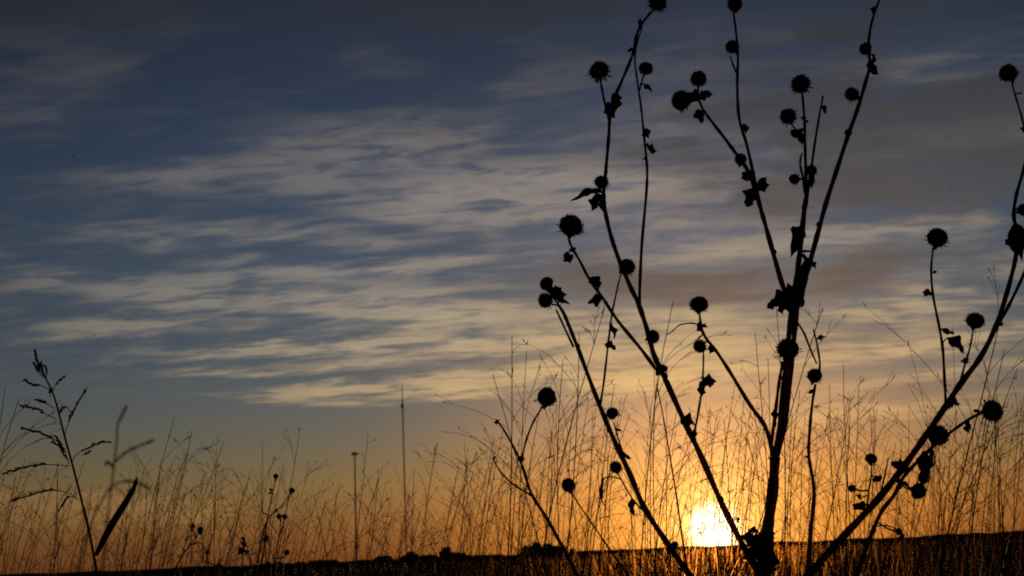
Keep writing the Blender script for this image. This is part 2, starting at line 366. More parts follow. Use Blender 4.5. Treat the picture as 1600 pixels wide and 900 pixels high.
# ------------------------------------------------------------------ a dead sunflower plant from its traced stems
class Plant:
    def __init__(s, label, D, base_px, slope=0.0, seed=1, mat=M_STALK, group='dead sunflower plants standing in the foreground'):
        s.D = D; s.slope = slope; s.smp = []; s.rng = random.Random(seed); s.mat = mat
        g = W(base_px, 900, D); s.root = Vector((g.x, g.y, 0.0))
        s.e = empty('dead_sunflower', s.root, label, 'dried plant', group)
    def near(s, px, py):
        return min(s.smp, key=lambda q: (q[0] - px) ** 2 + (q[1] - py) ** 2)
    def stem(s, pts, name='branch', delta=0.0, ground=False, knots=True):
        """pts: (px, py, half width px)"""
        if s.smp and not ground: d0 = s.near(pts[0][0], pts[0][1])[2]
        else: d0 = s.D
        n = len(pts); L = [0.0]
        for i in range(1, n): L.append(L[-1] + math.hypot(pts[i][0] - pts[i - 1][0], pts[i][1] - pts[i - 1][1]))
        P4 = [(p[0], p[1], d0 + delta * L[i] / max(L[-1], 1), p[2]) for i, p in enumerate(pts)]
        sm = catmull(P4, 7)
        own = [None]
        s.smp += [q[:3] + (own,) for q in sm]
        P3 = []; RR = []
        ph = s.rng.uniform(0, 6)
        for k, q in enumerate(sm):
            P3.append(W(q[0], q[1], q[2])); wob = 1 + .10 * math.sin(k * .9 + ph) + s.rng.uniform(-.05, .05)
            RR.append(max(q[3] * .87, .5) * q[2] / F * wob)
        if ground:
            a = P3[0]; tg = (P3[0] - P3[4]).normalized(); z = s.root
            mid = a + tg * (a.z * .45); mid = mid.lerp(Vector((z.x, z.y, mid.z)), .35)
            pre = catmull([tuple(z + Vector((0, 0, -.02))), tuple(z.lerp(mid, .45)), tuple(mid), tuple(a)], 6)[:-1]
            r0_ = RR[0]
            P3 = [Vector(q) for q in pre] + P3
            RR = [r0_ * (1.35 - .35 * i / len(pre)) for i in range(len(pre))] + RR
        m = MB(); m.tube(P3, RR, 8)
        if knots:
            for i in range(2, len(P3) - 2):          # stubble of stiff hairs and peeled fibres
                if RR[i] < .0011: continue
                for k in range(5):
                    c = P3[i].lerp(P3[i + 1], s.rng.random()); dd = Vector((s.rng.uniform(-1, 1), s.rng.uniform(-.5, .5), s.rng.uniform(-.7, 1))).normalized()
                    m.cone(c, c + dd * RR[i] * (1.0 + s.rng.uniform(.15, .75) * min(1, .003 / RR[i])), RR[i] * .16, 3)
            for i in range(6, len(P3) - 3, 9):
                if s.rng.random() < .35:
                    m.ball(P3[i] + Vector((s.rng.uniform(-1, 1), 0, s.rng.uniform(-1, 1))) * RR[i] * .6, RR[i] * 1.05, None, RR[i] * 1.3, 6, 5, .2, s.rng)
        own[0] = link(name, m.mesh(name, s.mat, s.root), s.e)
        return own[0]
    def head(s, px, py, r, style=None, direc=None, stalk=True):
        q = s.near(px, py); d = q[2] + s.rng.uniform(-.01, .01)
        c = W(px, py, d); rad = r * d / F
        tail = W(q[0], q[1], q[2])
        ax = (c - tail)
        if direc: ax = rt * direc[0] + up * direc[1] - fw * .25
        if ax.length < rad * .6 and not direc: ax = Vector((s.rng.uniform(-1, 1), s.rng.uniform(-.6, .2), s.rng.uniform(-.2, 1)))
        ax = ax.normalized() + Vector((s.rng.uniform(-.3, .3), s.rng.uniform(-.5, .2), s.rng.uniform(-.2, .3)))
        o = link('seed_head', HEADS[s.rng.randrange(6) if style is None else style], q[3][0])
        o.location = c - s.root; o.rotation_mode = 'QUATERNION'
        o.rotation_quaternion = ax.normalized().to_track_quat('Z', 'Y') @ Quaternion((0, 0, 1), s.rng.uniform(0, 6.28))
        o.scale = [rad * 1.0 * s.rng.uniform(.92, 1.08) for _ in range(3)]
        # short peduncle bridging to the stem when the ball hangs beside it
        gap = (c - tail).length
        if stalk and gap > rad * 1.1:
            m = MB(); mid = tail.lerp(c, .5) + Vector((0, 0, -.08 * gap))
            m.tube([Vector(k) for k in catmull([tuple(tail), tuple(mid), tuple(c)], 5)], 1.6 * d / F, 6)
            link('flower_stalk', m.mesh('flower_stalk', s.mat, s.root), q[3][0])
        return o
    def leaf(s, px, py, ang, L, Wd=None, droop=.15, lump=False):
        """leaf whose middle is at px,py, pointing to ang degrees (0 right, 90 up) on the photo"""
        a = math.radians(ang); q = s.near(px, py); d = q[2] + s.rng.uniform(-.008, .008)
        Wd = Wd or L * .6
        dirc = rt * math.cos(a) + up * math.sin(a) + fw * s.rng.uniform(-.3, .3)
        k = d / F
        base = W(px, py, d) - dirc.normalized() * L * k * .48
        m = MB(); crumple_leaf(m, base, dirc, L * k * 1.15, Wd * k * 1.45, s.rng, droop)
        if lump: crumple_leaf(m, base + dirc.normalized() * L * k * .1, dirc + up * s.rng.uniform(-.5, .5), L * k * .8, Wd * k, s.rng, droop)
        tail = W(q[0], q[1], q[2])
        if (tail - base).length > 3 * k:
            mid = tail.lerp(base, .5) + Vector((0, 0, .12 * (tail - base).length))
            m.tube([Vector(z) for z in catmull([tuple(tail), tuple(mid), tuple(base)], 4)], 1.1 * k, 5)
        return link('withered_leaf', m.mesh('withered_leaf', M_LEAF, s.root), q[3][0])

def L3(s, w0, w1):
    """'x,y x,y' -> points with half widths running from w0 to w1"""
    p = [tuple(float(k) for k in q.split(',')) for q in s.split()]
    n = len(p)
    return [(a, b, w0 + (w1 - w0) * i / (n - 1)) for i, (a, b) in enumerate(p)]

# --- the tall central plant
A = Plant('tallest dead sunflower, thick upright centre stalk with many round seed heads, right of the sun', 1.32, 1176, seed=3)
A.stem(L3('1188,900 1198,835 1207,770 1211,715', 11.5, 9.5), 'stalk', 0, True)
A.stem(L3('1210,722 1218,670 1226,590 1232,530 1238,478 1245,430 1251,385 1256,335 1260,308', 5.6, 4.6), 'stalk', .0)
A.stem(L3('1212,722 1227,655 1236,575 1243,505 1249,455 1254,420 1262,405', 5.2, 4.2), 'branch', -.03)
A.stem(L3('1260,310 1259,270 1258,230 1257,190 1254,150', 3.2, 2.2), 'branch', -.05)
A.stem(L3('1259,308 1254,275 1250,255 1253,240', 2.8, 1.6), 'branch', .04)
A.stem(L3('1261,308 1267,268 1273,225 1280,182 1286,150', 3.0, 1.6), 'branch', .06)
A.stem(L3('1250,475 1257,440 1264,415 1275,375 1290,320 1306,270 1325,212 1340,170 1352,130 1359,102 1357,80 1358,58 1362,35 1370,10 1380,-14', 5.4, 1.8), 'branch', .10)
A.stem(L3('1240,478 1226,455 1210,402 1196,352 1188,325 1171,272 1152,243 1130,213 1112,190 1098,170 1090,150', 5.2, 2.0), 'branch', -.08)
A.stem(L3('1192,340 1180,285 1167,227 1155,185 1152,135 1153,88 1150,50 1146,20', 3.4, 2.0), 'branch', .07)
A.stem(L3('1152,117 1146,103 1141,88', 2.0, 1.6), 'branch', 0)
A.stem(L3('1209,715 1196,668 1170,630 1141,582 1120,550 1101,525 1095,505 1093,490', 4.6, 1.9), 'branch', -.06)
A.stem(L3('1205,694 1212,640 1217,600 1223,565', 3.6, 2.6), 'branch', .05)
A.stem(L3('1254,222 1246,208 1237,193', 1.8, 1.6), 'branch', .02)
A.stem(L3('1093,508 1080,505 1062,508 1050,518 1042,523', 1.6, .9), 'branch', .03)
A.stem(L3('1098,522 1090,530 1088,540', 1.2, 1.2), 'branch', 0)
A.stem(L3('1243,500 1256,520 1266,545 1276,568', 2.2, 1.8), 'branch', -.02)
A.head(1251, 131, 16.5, 1); A.head(1231, 181, 13.5, 3); A.head(1331, 147, 12.5, 1); A.head(1352, 76, 11, 0, (-1, .5)); A.head(1325, 207, 6.5, 3, (-1, 0))
A.head(1092, 123, 14, 0); A.head(1064, 157, 16.5, 2, (-1, .1)); A.head(1148, 6, 13, 1); A.head(1144, 73, 12, 4, (-.4, .6)); A.head(1157, 249, 10, 4, (.2, 1))
A.head(1092, 476, 15, 4); A.head(1093, 541, 11.5, 3, (-.6, -.6)); A.head(1231, 545, 18.5, 5, (-.2, .6), False); A.head(1241, 280, 9.5, 3, (-.8, -.1)); A.head(1268, 266, 10, 5, (.5, .6), False)
for a in [(1084, 155, 10, 28, 22), (1103, 150, 20, 24, 12), (1091, 181, -70, 20, 16), (1169, 272, 80, 26, 17), (1171, 306, -110, 26, 18), (1193, 287, -60, 20, 17), (1182, 290, -60, 14, 10),
          (1163, 200, -80, 14, 8), (1289, 170, -80, 12, 6), (1243, 213, -60, 26, 14), (1366, 102, -50, 24, 12), (1362, 92, -80, 16, 8), (1363, 15, 150, 12, 11), (1244, 372, 250, 46, 20), (1246, 362, 100, 30, 17),
          (1216, 468, 205, 36, 22), (1232, 466, 200, 40, 26), (1240, 474, 180, 34, 22), (1222, 480, -70, 16, 9), (1264, 404, -30, 26, 9), (1268, 413, -60, 14, 7), (1262, 391, 15, 20, 5), (1111, 545, -30, 12, 8), (1095, 510, -60, 16, 10),
          (1212, 652, -90, 26, 10), (1268, 280, -70, 20, 12), (1256, 185, 0, 10, 4), (1259, 190, 170, 9, 5), (1097, 507, 60, 12, 10)]:
    A.leaf(*a)
# the dark husk at the foot of the stalk
for a in [(1178, 842, 86, 32, 20), (1190, 846, 100, 36, 22), (1184, 866, 262, 44, 26), (1196, 876, 250, 44, 26), (1192, 890, 260, 36, 30), (1166, 868, 200, 20, 10), (1177, 831, 175, 18, 8), (1200, 836, 100, 22, 14)]:
    A.leaf(*a, .05, True)

# --- slim stem right of the centre stalk
Fp = Plant('slim dead sunflower stem with two bare twigs, right beside the thick centre stalk', 1.42, 1240, seed=5)
Fp.stem(L3('1262,900 1267,830 1272,775 1270,750 1264,715 1264,690 1268,640 1274,600', 4.2, 2.4), 'stalk', 0, True)
Fp.stem(L3('1277,590 1281,570 1277,540 1271,514', 2.4, 1.6), 'branch', 0)
Fp.head(1273, 587, 12.5, 1, (.1, 1), False)
for a in [(1283, 527, 20, 18, 6), (1268, 609, 190, 14, 5), (1262, 714, 170, 10, 5)]: Fp.leaf(*a)

# --- the tall left-leaning plant
B = Plant('tall dead sunflower leaning left across the sun, reaching the top edge', 1.38, 1200, seed=9)
B.stem(L3('1188,902 1165,860 1130,792 1095,712 1070,660 1042,598 1022,555 1011,515 998,476 985,448 968,408 955,370 946,332 943,302', 6.4, 3.6), 'stalk', 0, True)
B.stem(L3('943,305 947,262 951,215 953,182 957,160 967,137 984,97 991,76 994,57 1003,37 1018,18', 3.2, 2.4), 'branch', -.06)
B.stem(L3('952,190 946,165 941,142 938,125', 2.2, 2.0), 'branch', .03)
B.stem(L3('999,478 1000,440 1003,380 1010,300 1011,262 1007,220 1002,170 996,128 992,92 996,65 1003,42 1000,28', 3.1, 1.2), 'branch', .06)
B.stem(L3('999,142 1002,130 1005,120', 1.6, 1.6), 'branch', 0)
B.stem(L3('1024,576 1002,546 966,502 942,466 922,438 905,406 893,386 888,370', 3.6, 2.2), 'branch', -.08)
B.stem(L3('1082,690 1090,650 1097,605 1099,570 1099,548', 2.4, 1.5), 'branch', .04)
B.stem(L3('1076,902 1066,840 1057,775 1047,715 1037,655 1026,600', 2.0, 1.0), 'branch', .10, True)
B.head(1028, 5, 15, 1); B.head(936, 110, 16, 3); B.head(1009, 107, 11.5, 0); B.head(940, 284, 12, 5, (0, 1)); B.head(980, 417, 13.5, 1, (1, .4)); B.head(893, 352, 20, 2); B.head(1020, 526, 11.5, 1, (1, .4), False)
for a in [(957, 150, 80, 34, 14), (954, 170, -60, 24, 14), (960, 160, 250, 30, 12), (918, 306, 183, 56, 15), (932, 314, 235, 26, 13), (945, 318, -80, 20, 10), (1012, 137, -50, 16, 10), (1011, 207, -70, 14, 10), (1017, 229, -10, 20, 10),
          (1007, 247, 200, 7, 5), (887, 402, -60, 16, 12), (895, 388, 30, 12, 8), (928, 441, -60, 20, 14), (930, 467, 190, 26, 13), (1033, 581, -30, 22, 12), (1037, 576, -60, 14, 8), (1074, 661, -20, 24, 18), (1086, 678, -80, 16, 8),
          (1108, 594, 10, 22, 14), (1100, 606, -100, 24, 12), (985, 78, 160, 10, 8), (1000, 34, 80, 12, 4)]: B.leaf(*a)

# --- lower left plant under it
Cc = Plant('dead sunflower leaning left beneath the taller one, paired seed heads at its tip', 1.30, 1160, seed=13)
Cc.stem(L3('1080,902 1042,848 1006,792 986,745 966,702 946,656 930,616 906,552 895,524 882,492 873,477', 6.0, 3.0), 'stalk', 0, True)
Cc.stem(L3('896,542 882,512 869,484', 2.3, 1.8), 'branch', .03)
Cc.stem(L3('937,637 943,600 950,540 956,492 963,458 969,432 974,424', 2.2, 1.3), 'branch', .06)
Cc.stem(L3('986,743 974,710 965,682 959,660', 2.0, 1.4), 'branch', -.03)
Cc.stem(L3('1010,803 990,782 975,757 966,741', 1.8, 1.3), 'branch', .03)
Cc.head(852, 469, 13.5, 1); Cc.head(854, 443, 11.5, 4); Cc.head(957, 646, 11, 0); Cc.head(962, 730, 10.5, 1, (-.5, .8)); Cc.head(1055, 851, 6, 3)
for a in [(872, 458, 20, 26, 16), (880, 470, -15, 20, 8), (865, 448, 30, 26, 14), (955, 515, -80, 22, 8), (953, 541, -20, 18, 8), (989, 790, -80, 22, 12), (977, 712, -20, 18, 9), (944, 765, -82, 36, 5), (966, 671, 0, 10, 4)]: Cc.leaf(*a)
Gp = Plant('single round seed head on a bare slanting stem, left of the sun', 1.22, 1010, seed=14)
Gp.stem(L3('985,905 955,862 925,818 903,786 890,765', 1.9, 1.2), 'stalk', 0, True, False)
Gp.head(888, 758, 12.5, 4, (-.3, 1))
# --- small forked plant
Dp = Plant('small forked dead sunflower with one fuzzy seed head and curled bare tips', 1.12, 960, seed=17)
Dp.stem(L3('905,904 880,856 852,806 830,771 816,728 801,696 788,673 778,659', 3.8, 1.6), 'stalk', 0, True, False)
Dp.stem(L3('830,774 802,757 783,738 770,717', 2.2, 1.3), 'branch', -.03)
Dp.stem(L3('815,720 821,692 832,662 846,638', 2.0, 1.7), 'branch', .02)
Dp.head(855, 620, 16.5, 2); Dp.head(814, 717, 5.5, 3)
for a in [(776, 657, 190, 9, 6), (771, 714, 80, 8, 5)]: Dp.leaf(*a)

# --- the big plant arching to the right edge
E = Plant('large dead sunflower arching to the right edge with a big dark leaf near its top', 1.24, 1200, seed=21)
E.stem(L3('1262,900 1318,838 1370,782 1410,732 1440,690 1470,646 1500,601 1530,561 1553,517 1572,462 1587,402 1590,365 1584,338 1588,305 1598,270 1605,240', 7.0, 2.6), 'stalk', .08, True)
E.stem(L3('1560,506 1578,474 1598,432 1612,395', 3.4, 2.6), 'branch', .05)
E.stem(L3('1604,246 1603,215 1597,185 1589,158 1581,130', 2.2, 1.6), 'branch', -.03)
E.stem(L3('1478,632 1476,596 1473,545 1467,508 1458,462 1455,422 1458,388', 2.8, 1.9), 'branch', -.06)
E.stem(L3('1500,600 1507,572 1515,545 1521,515', 2.4, 1.6), 'branch', .04)
E.stem(L3('1372,782 1379,758 1388,716', 2.2, 1.4), 'branch', .06)
E.stem(L3('1354,800 1357,770 1361,745 1362,728', 2.0, 1.4), 'branch', .05)
E.head(1576, 114, 16, 0); E.head(1464, 371, 17, 1); E.head(1524, 501, 15, 1); E.head(1599, 328, 11, 4, (1, .3)); E.head(1361, 717, 10, 4); E.head(1331, 763, 7, 1)
for a in [(1586, 372, 180, 34, 40), (1592, 366, 10, 34, 36), (1590, 380, 250, 26, 30), (1448, 458, 160, 15, 8), (1461, 425, 30, 6, 5), (1480, 515, -10, 20, 8), (1490, 538, -45, 30, 13), (1509, 563, 80, 14, 9), (1488, 630, 0, 24, 24), (1478, 634, 20, 18, 12),
          (1340, 787, 60, 22, 16), (1370, 746, 170, 16, 10), (1408, 724, 0, 32, 18), (1404, 730, 80, 18, 12), (1594, 146, 0, 8, 3), (1600, 200, 80, 14, 8), (1564, 505, -60, 8, 6), (1345, 775, 80, 12, 8)]: E.leaf(*a)
H = Plant('dead sunflower stem crossing low under the arching one, fuzzy heads and a hanging leaf', 1.12, 1300, seed=23)
H.stem(L3('1338,902 1355,852 1376,802 1398,772 1412,745 1436,719 1462,694 1490,672 1514,655 1532,646', 4.4, 2.4), 'stalk', -.04, True)
H.head(1551, 642, 18.5, 2); H.head(1466, 680, 18, 1, (.2, 1), False); H.head(1435, 768, 13.5, 2, (.8, -.5)); H.head(1405, 831, 6, 3)
for a in [(1443, 728, 262, 46, 22), (1438, 720, 250, 34, 18), (1450, 714, 260, 30, 10), (1513, 665, -70, 18, 9), (1526, 640, 150, 10, 7), (1412, 755, -10, 26, 9), (1408, 838, 250, 14, 9)]: H.leaf(*a)
# --- a thin one right at the sun
K = Plant('thread-thin dead stem with a tiny seed head just right of the sun disc', 1.9, 1120, seed=25)
K.stem(L3('1160,905 1157,870 1154,840 1153,816', .8, .6), 'stalk', 0, True, False)
K.head(1153, 811, 3.4, 3)

# --- small sunflower plants far left
def small(label, D, base, stems, heads, leaves, seed):
    p = Plant(label, D, base, seed=seed, group='small dead sunflowers low at the left')
    for i, s_ in enumerate(stems): p.stem(L3(s_, 1.5, .8), 'stalk' if i == 0 else 'branch', 0 if i == 0 else .05, i == 0, False)
    for (x, y, r) in heads: p.head(x, y, r)
    for a in leaves: p.leaf(*a)
small('small dead sunflower with a close pair of tiny heads, leftmost small one', 2.0, 285, ['262,910 285,868 304,842 312,832', '296,852 312,848 322,860', '306,840 303,832 301,827', '322,880 328,850 331,835'], [(301, 822, 4.2), (313, 827, 5), (324, 863, 4), (313, 832, 4)], [(342, 883, 20, 12, 8)], 31)
small('tiny leafy dead sunflower with a bunched top, low left of centre', 2.2, 372, ['374,912 378,885 380,862 381,845'], [(380, 841, 3.2)], [(383, 850, 70, 14, 8), (378, 858, 110, 14, 8), (385, 860, 20, 10, 7), (376, 864, 200, 9, 6)], 32)
small('taller small dead sunflower with two tiny heads held apart on bent stems', 2.1, 405, ['398,912 410,870 418,810 426,770 430,752', '402,880 414,822 425,804 440,790 453,772', '421,805 413,802 408,795'], [(431, 744, 4.6), (456, 766, 5), ], [(424, 764, 0, 7, 4), (431, 797, 50, 11, 5), (415, 841, 200, 11, 7), (423, 771, 10, 6, 4)], 33)
small('short dead sunflower with twin heads side by side above one low head', 2.3, 425, ['424,912 430,870 436,838 439,814', '436,836 441,824 444,812', '430,872 440,872 447,868'], [(436, 807, 4.6), (445, 807, 4.6), (448, 863, 5)], [(418, 882, 150, 12, 7), (435, 880, 20, 10, 6)], 34)

# ------------------------------------------------------------------ grasses
def panicle_variant(seed, airy):
    """unit-height grass stalk: returns (culm mesh, panicle mesh, top vector)"""
    r = random.Random(seed)
    n = 14; bend = r.uniform(.03, .24); az = 0.0
    def cp(t): return Vector((bend * t * t + .006 * math.sin(t * 9 + seed), .01 * math.sin(t * 5 + seed), t))
    m = MB(); P = [cp(i / n) for i in range(n + 1)]
    m.tube(P, [.0018 * (1 - .75 * i / n) for i in range(n + 1)], 4, False)
    # one or two leaf blades from the culm
    for k in range(r.choice((0, 1, 1, 2))):
        t0 = r.uniform(.15, .5); b = cp(t0); th = r.uniform(0, 6.28); L = r.uniform(.15, .4)
        dv = Vector((math.cos(th), math.sin(th), 0)); sd = Vector((-math.sin(th), math.cos(th), 0)); vs = []; q = 8
        for i in range(q + 1):
            t = i / q; c = b + dv * L * (t * .55 + .2 * t * t) + Vector((0, 0, L * (t * .95 - .5 * t * t)))
            w = .0042 * (1 - t) ** .7 + .0003
            vs += [c - sd * w, c + sd * w]
        m.add(vs, [(2 * i, 2 * i + 1, 2 * i + 3, 2 * i + 2) for i in range(q)])
    p = MB(); t = 1 - r.uniform(.24, .44); t0 = t
    p.tube([cp(t0 + (1 - t0) * i / 6) for i in range(7)], [.0018 * (1 - .75 * (t0 + (1 - t0) * i / 6)) * 1.1 for i in range(7)], 4, False)
    while t < .99:
        for k in range(r.choice((1, 1, 2)) if airy else 1):
            th = r.uniform(0, 6.28); el = r.uniform(.85, 1.32); L = (1.03 - t) * r.uniform(.3, .75) * (1 if airy else .7) + .02
            d = Vector((math.cos(th) * math.cos(el), math.sin(th) * math.cos(el), math.sin(el))); b = cp(t)
            drp = r.uniform(-.05, .6) if seed % 2 else r.uniform(.3, 1.3)
            def bp(s, b=b, d=d, L=L, drp=drp): return b + d * L * s + Vector((d.x, d.y, -drp)) * (L * .4 * s * s)
            p.tube([bp(i / 6) for i in range(7)], [.00050 * (1 - .55 * i / 6) for i in range(7)], 3, False)
            for s in range(r.randint(1, 4) if airy else r.randint(1, 3)):
                s0 = r.uniform(.35, .9); c = bp(s0); tg = (bp(s0 + .05) - c).normalized()
                e = (tg * 1.5 + Vector((r.uniform(-1, 1), r.uniform(-1, 1), r.uniform(-.3, .6))) * .7).normalized()
                l2 = L * r.uniform(.15, .4) * (1 if airy else .3)
                e2 = c + e * l2 + Vector((0, 0, -l2 * .1))
                p.tube([c, c + e * l2 * .6, e2], .00030, 3, False)
                if r.random() < .6: p.cone(e2, e2 + e * r.uniform(.005, .009), .0009, 3)
            if r.random() < .7: p.cone(bp(1.0), bp(1.0) + d * r.uniform(.006, .01), .0010, 3)
        t += r.uniform(.035, .10)
    return m.mesh('culm', M_CULM), p.mesh('panicle', M_PAN), cp(1.0)
PV = [panicle_variant(200 + i, i % 3 != 2) for i in range(14)]

G_LABEL = 'thin dry grass stalk with an airy branching panicle in the backlit meadow'
G_GROUP = 'airy meadow grass stalks'
def grass_stalk(px, py, d, lean, label=G_LABEL, group=G_GROUP, var=None, thick=1.0):
    """top of the stalk seen at px,py at depth d; lean = horizontal lean of the whole stalk (m per m)"""
    T = W(px, py, d); base = Vector((T.x - lean * T.z, T.y + R.uniform(-.12, .12), 0))
    cu, pa, tv = PV[R.randrange(14) if var is None else var]
    e = empty('grass_stalk', base, label, 'grass stalk', group)
    v = T - base; s = v.length / tv.length
    q0 = tv.normalized().rotation_difference(v.normalized())
    q = q0 @ Quaternion(tv.normalized(), R.uniform(0, 6.28))
    e.rotation_mode = 'QUATERNION'; e.rotation_quaternion = q0 @ Quaternion(tv.normalized(), R.gauss(0, .75)); e.scale = (s, s, s)
    for nm, me in (('culm', cu), ('panicle', pa)):
        link(nm, me, e)
# the stalks one can pick out in the photo
PICK = [(800, 525, 1.15, .02), (823, 548, 1.3, .06), (1052, 470, 1.2, .16), (1212, 470, 1.5, .05), (1200, 560, 1.4, .02), (880, 560, 1.2, .03), (905, 520, 1.6, .12), (945, 480, 1.3, .2),
        (467, 682, 1.6, .12), (410, 690, 1.7, -.04), (575, 678, 1.7, .1), (684, 690, 1.7, .16), (745, 705, 1.6, .3), (725, 690, 1.7, -.1), (272, 655, 1.5, .2), (300, 672, 1.6, .16), (338, 700, 1.6, -.06), (350, 690, 1.6, .25),
        (8, 605, 1.3, .02), (30, 622, 1.4, .14), (1318, 570, 1.5, .08), (1342, 600, 1.5, .12), (1570, 545, 1.4, .35), (1590, 575, 1.5, .4), (1575, 440, 1.2, .3), (1330, 622, 1.5, .2), (1060, 630, 1.4, .1), (1030, 560, 1.6, .06),
        (1150, 590, 1.6, .1), (1180, 520, 1.3, -.06), (960, 600, 1.5, .1), (1600, 640, 1.5, .2), (1548, 610, 1.6, .3), (1420, 640, 1.6, .1), (1250, 610, 1.6, .12), (640, 770, 1.6, .12), (855, 590, 1.5, .1), (1110, 640, 1.5, .15), (1296, 600, 1.4, .12),
        (770, 585, 1.3, -.3), (1286, 480, 1.25, .35)]
for (px, py, d, ln) in PICK: grass_stalk(px, py, d, ln)
# the rest of the stand
def top_y(px):
    pts = [(-60, 700), (120, 730), (260, 710), (400, 730), (560, 740), (700, 730), (800, 670), (900, 620), (1000, 610), (1100, 640), (1180, 610), (1300, 630), (1400, 650), (1500, 620), (1660, 580)]
    for (a, ya), (b, yb) in zip(pts, pts[1:]):
        if a <= px <= b: return ya + (yb - ya) * (px - a) / (b - a)
    return 700
TUF = [-50 + 1700 * (i + R.uniform(-.45, .45)) / 62 for i in range(62)]
for i in range(248):
    px = TUF[i % 62] + R.gauss(0, 16)
    py = top_y(px) + abs(R.gauss(0, 70)) - 10 + (30 if R.random() < .3 else 0)
    py = min(py, 838)
    grass_stalk(px, py, R.uniform(1.2, 2.8), R.gauss(.11, .085))

# --- the seed grass at the far left, with its broad curled blade
J0 = W(160, 900, 1.15); J0 = Vector((J0.x, J0.y, 0))
J = empty('seed_grass', J0, 'tall coarse grass with dark drooping spikelet clusters, standing at the far left', 'grass stalk')
def pl(s, d, dd=0.0):
    q = [tuple(float(k) for k in a.split(',')) for a in s.split()]
    n = len(q); q = catmull([(a, b, d + dd * i / (n - 1)) for i, (a, b) in enumerate(q)], 7)
    return [W(*k) for k in q]
m = MB(); P = pl('152,898 140,835 120,752 101,682 86,624 72,592 60,566 53,548', 1.15)
P = [J0 + Vector((0, 0, -.01)), J0.lerp(P[0], .5)] + P
n = len(P); m.tube(P, [.0013 * (1 - .62 * i / n) for i in range(n)], 6)
link('culm', m.mesh('culm', M_STALK, J0), J)
def spike(path, w=2.3, start=.35, dd=.03, name='spikelet_branch'):
    P = pl(path, 1.15, dd); m = MB(); k = 1.15 / F; n = len(P)
    m.tube(P, .7 * k, 4)
    ln = [0]
    for i in range(1, n): ln.append(ln[-1] + (P[i] - P[i - 1]).length)
    pos = start * ln[-1]
    while pos < ln[-1]:
        i = max(j for j in range(n) if ln[j] <= pos); i = min(i, n - 2)
        c = P[i].lerp(P[i + 1], (pos - ln[i]) / max(ln[i + 1] - ln[i], 1e-6)); tg = (P[i + 1] - P[i]).normalized()
        ax = (tg + Vector((R.uniform(-.4, .4), R.uniform(-.4, .4), R.uniform(-.4, .4)))).normalized()
        m.ball(c + ax * 3 * k, w * k * R.uniform(.6, .95), w * k * .7, R.uniform(4, 6) * k, 6, 5, .12, R, ax)
        if R.random() < .3: m.cone(c + ax * 6 * k, c + ax * 13 * k, .5 * k, 3)
        pos += R.uniform(3.2, 6.5) * k
    link(name, m.mesh(name, M_SPIKE, J0), J)
for a in ['68,588 60,572 53,546', '69,590 66,578 64,566', '72,592 73,580 71,572', '66,588 58,578 53,566', '77,608 62,602 50,600 39,594', '82,612 88,600 94,594 100,588', '79,620 78,612 80,608', '84,638 72,630 64,627 56,625', '88,655 74,648 60,640 48,637 32,634',
          '100,684 107,660 119,634 133,610', '110,644 104,636 98,638 92,644', '101,702 90,690 78,684 62,676 36,669', '106,718 100,704 94,692 88,682', '103,706 94,698 86,692 82,690', '108,726 104,716 98,708 92,690', '112,722 122,708 138,700 152,693 170,690', '128,712 134,708 142,705', 
          '109,728 80,726 52,727 28,733 8,739', '120,776 98,768 76,766 50,773 20,782', '122,780 110,776 100,784 92,798']:
    spike(a)
bl = MB(); P = pl('150,868 163,842 178,815 196,786 209,763 214,746', 1.15, -.06); n = len(P); vs = []
for i, c in enumerate(P):
    t = i / (n - 1); wd = (6.2 * math.sin(PI * (t * .92 + .06)) ** .6 * (1 - .35 * t) + .3) * 1.15 / F
    tg = (P[min(i + 1, n - 1)] - P[max(i - 1, 0)]).normalized(); sd = tg.cross(Vector((.25, -1, 0))).normalized(); nr = sd.cross(tg)
    vs += [c - sd * wd + nr * wd * .5, c, c + sd * wd + nr * wd * .5]
bl.add(vs, [(3 * i + a, 3 * i + a + 1, 3 * i + a + 4, 3 * i + a + 3) for i in range(n - 1) for a in (0, 1)])
link('leaf_blade', bl.mesh('leaf_blade', M_LEAF, J0), J)
# blurred near panicles
def near_pan(label, paths, d, base_px):
    b = W(base_px, 900, d); b = Vector((b.x, b.y, 0)); e = empty('plume_grass', b, label, 'grass stalk')
    for i, s_ in enumerate(paths):
        P = pl(s_, d, .01 * i); k = d / F; m = MB()
        if i == 0:
            Q = [b + Vector((0, 0, -.01)), b.lerp(P[0], .5)] + P
            m.tube(Q, 1.5 * k, 5); link('culm', m.mesh('culm', M_CULM, b), e); m = MB()
            P = P[int(len(P) * .72):]; m.tube(P, 1.0 * k, 4)
        else: m.tube(P, .8 * k, 4)
        for j in range(len(P) - 1):
            for z in range(2):
                c = P[j].lerp(P[j + 1], R.random()); ax = Vector((R.uniform(-.6, .6), R.uniform(-.6, .6), 1)).normalized()
                m.ball(c, 1.2 * k, None, 3.2 * k, 5, 4, .1, R, ax)
        link('panicle', m.mesh('panicle', M_PAN, b), e)
near_pan('soft blurred grass plume with a bent feathery tip, behind the coarse seed grass', ['160,905 168,810 176,745 182,692 184,664 190,650 198,634', '178,724 195,708 215,698 240,688', '176,728 168,722 164,726'], .40, 150)
near_pan('low blurred grass plume arching right, close to the lens at the left', ['120,905 128,860 150,800 175,760 205,752 235,764'], .38, 120)

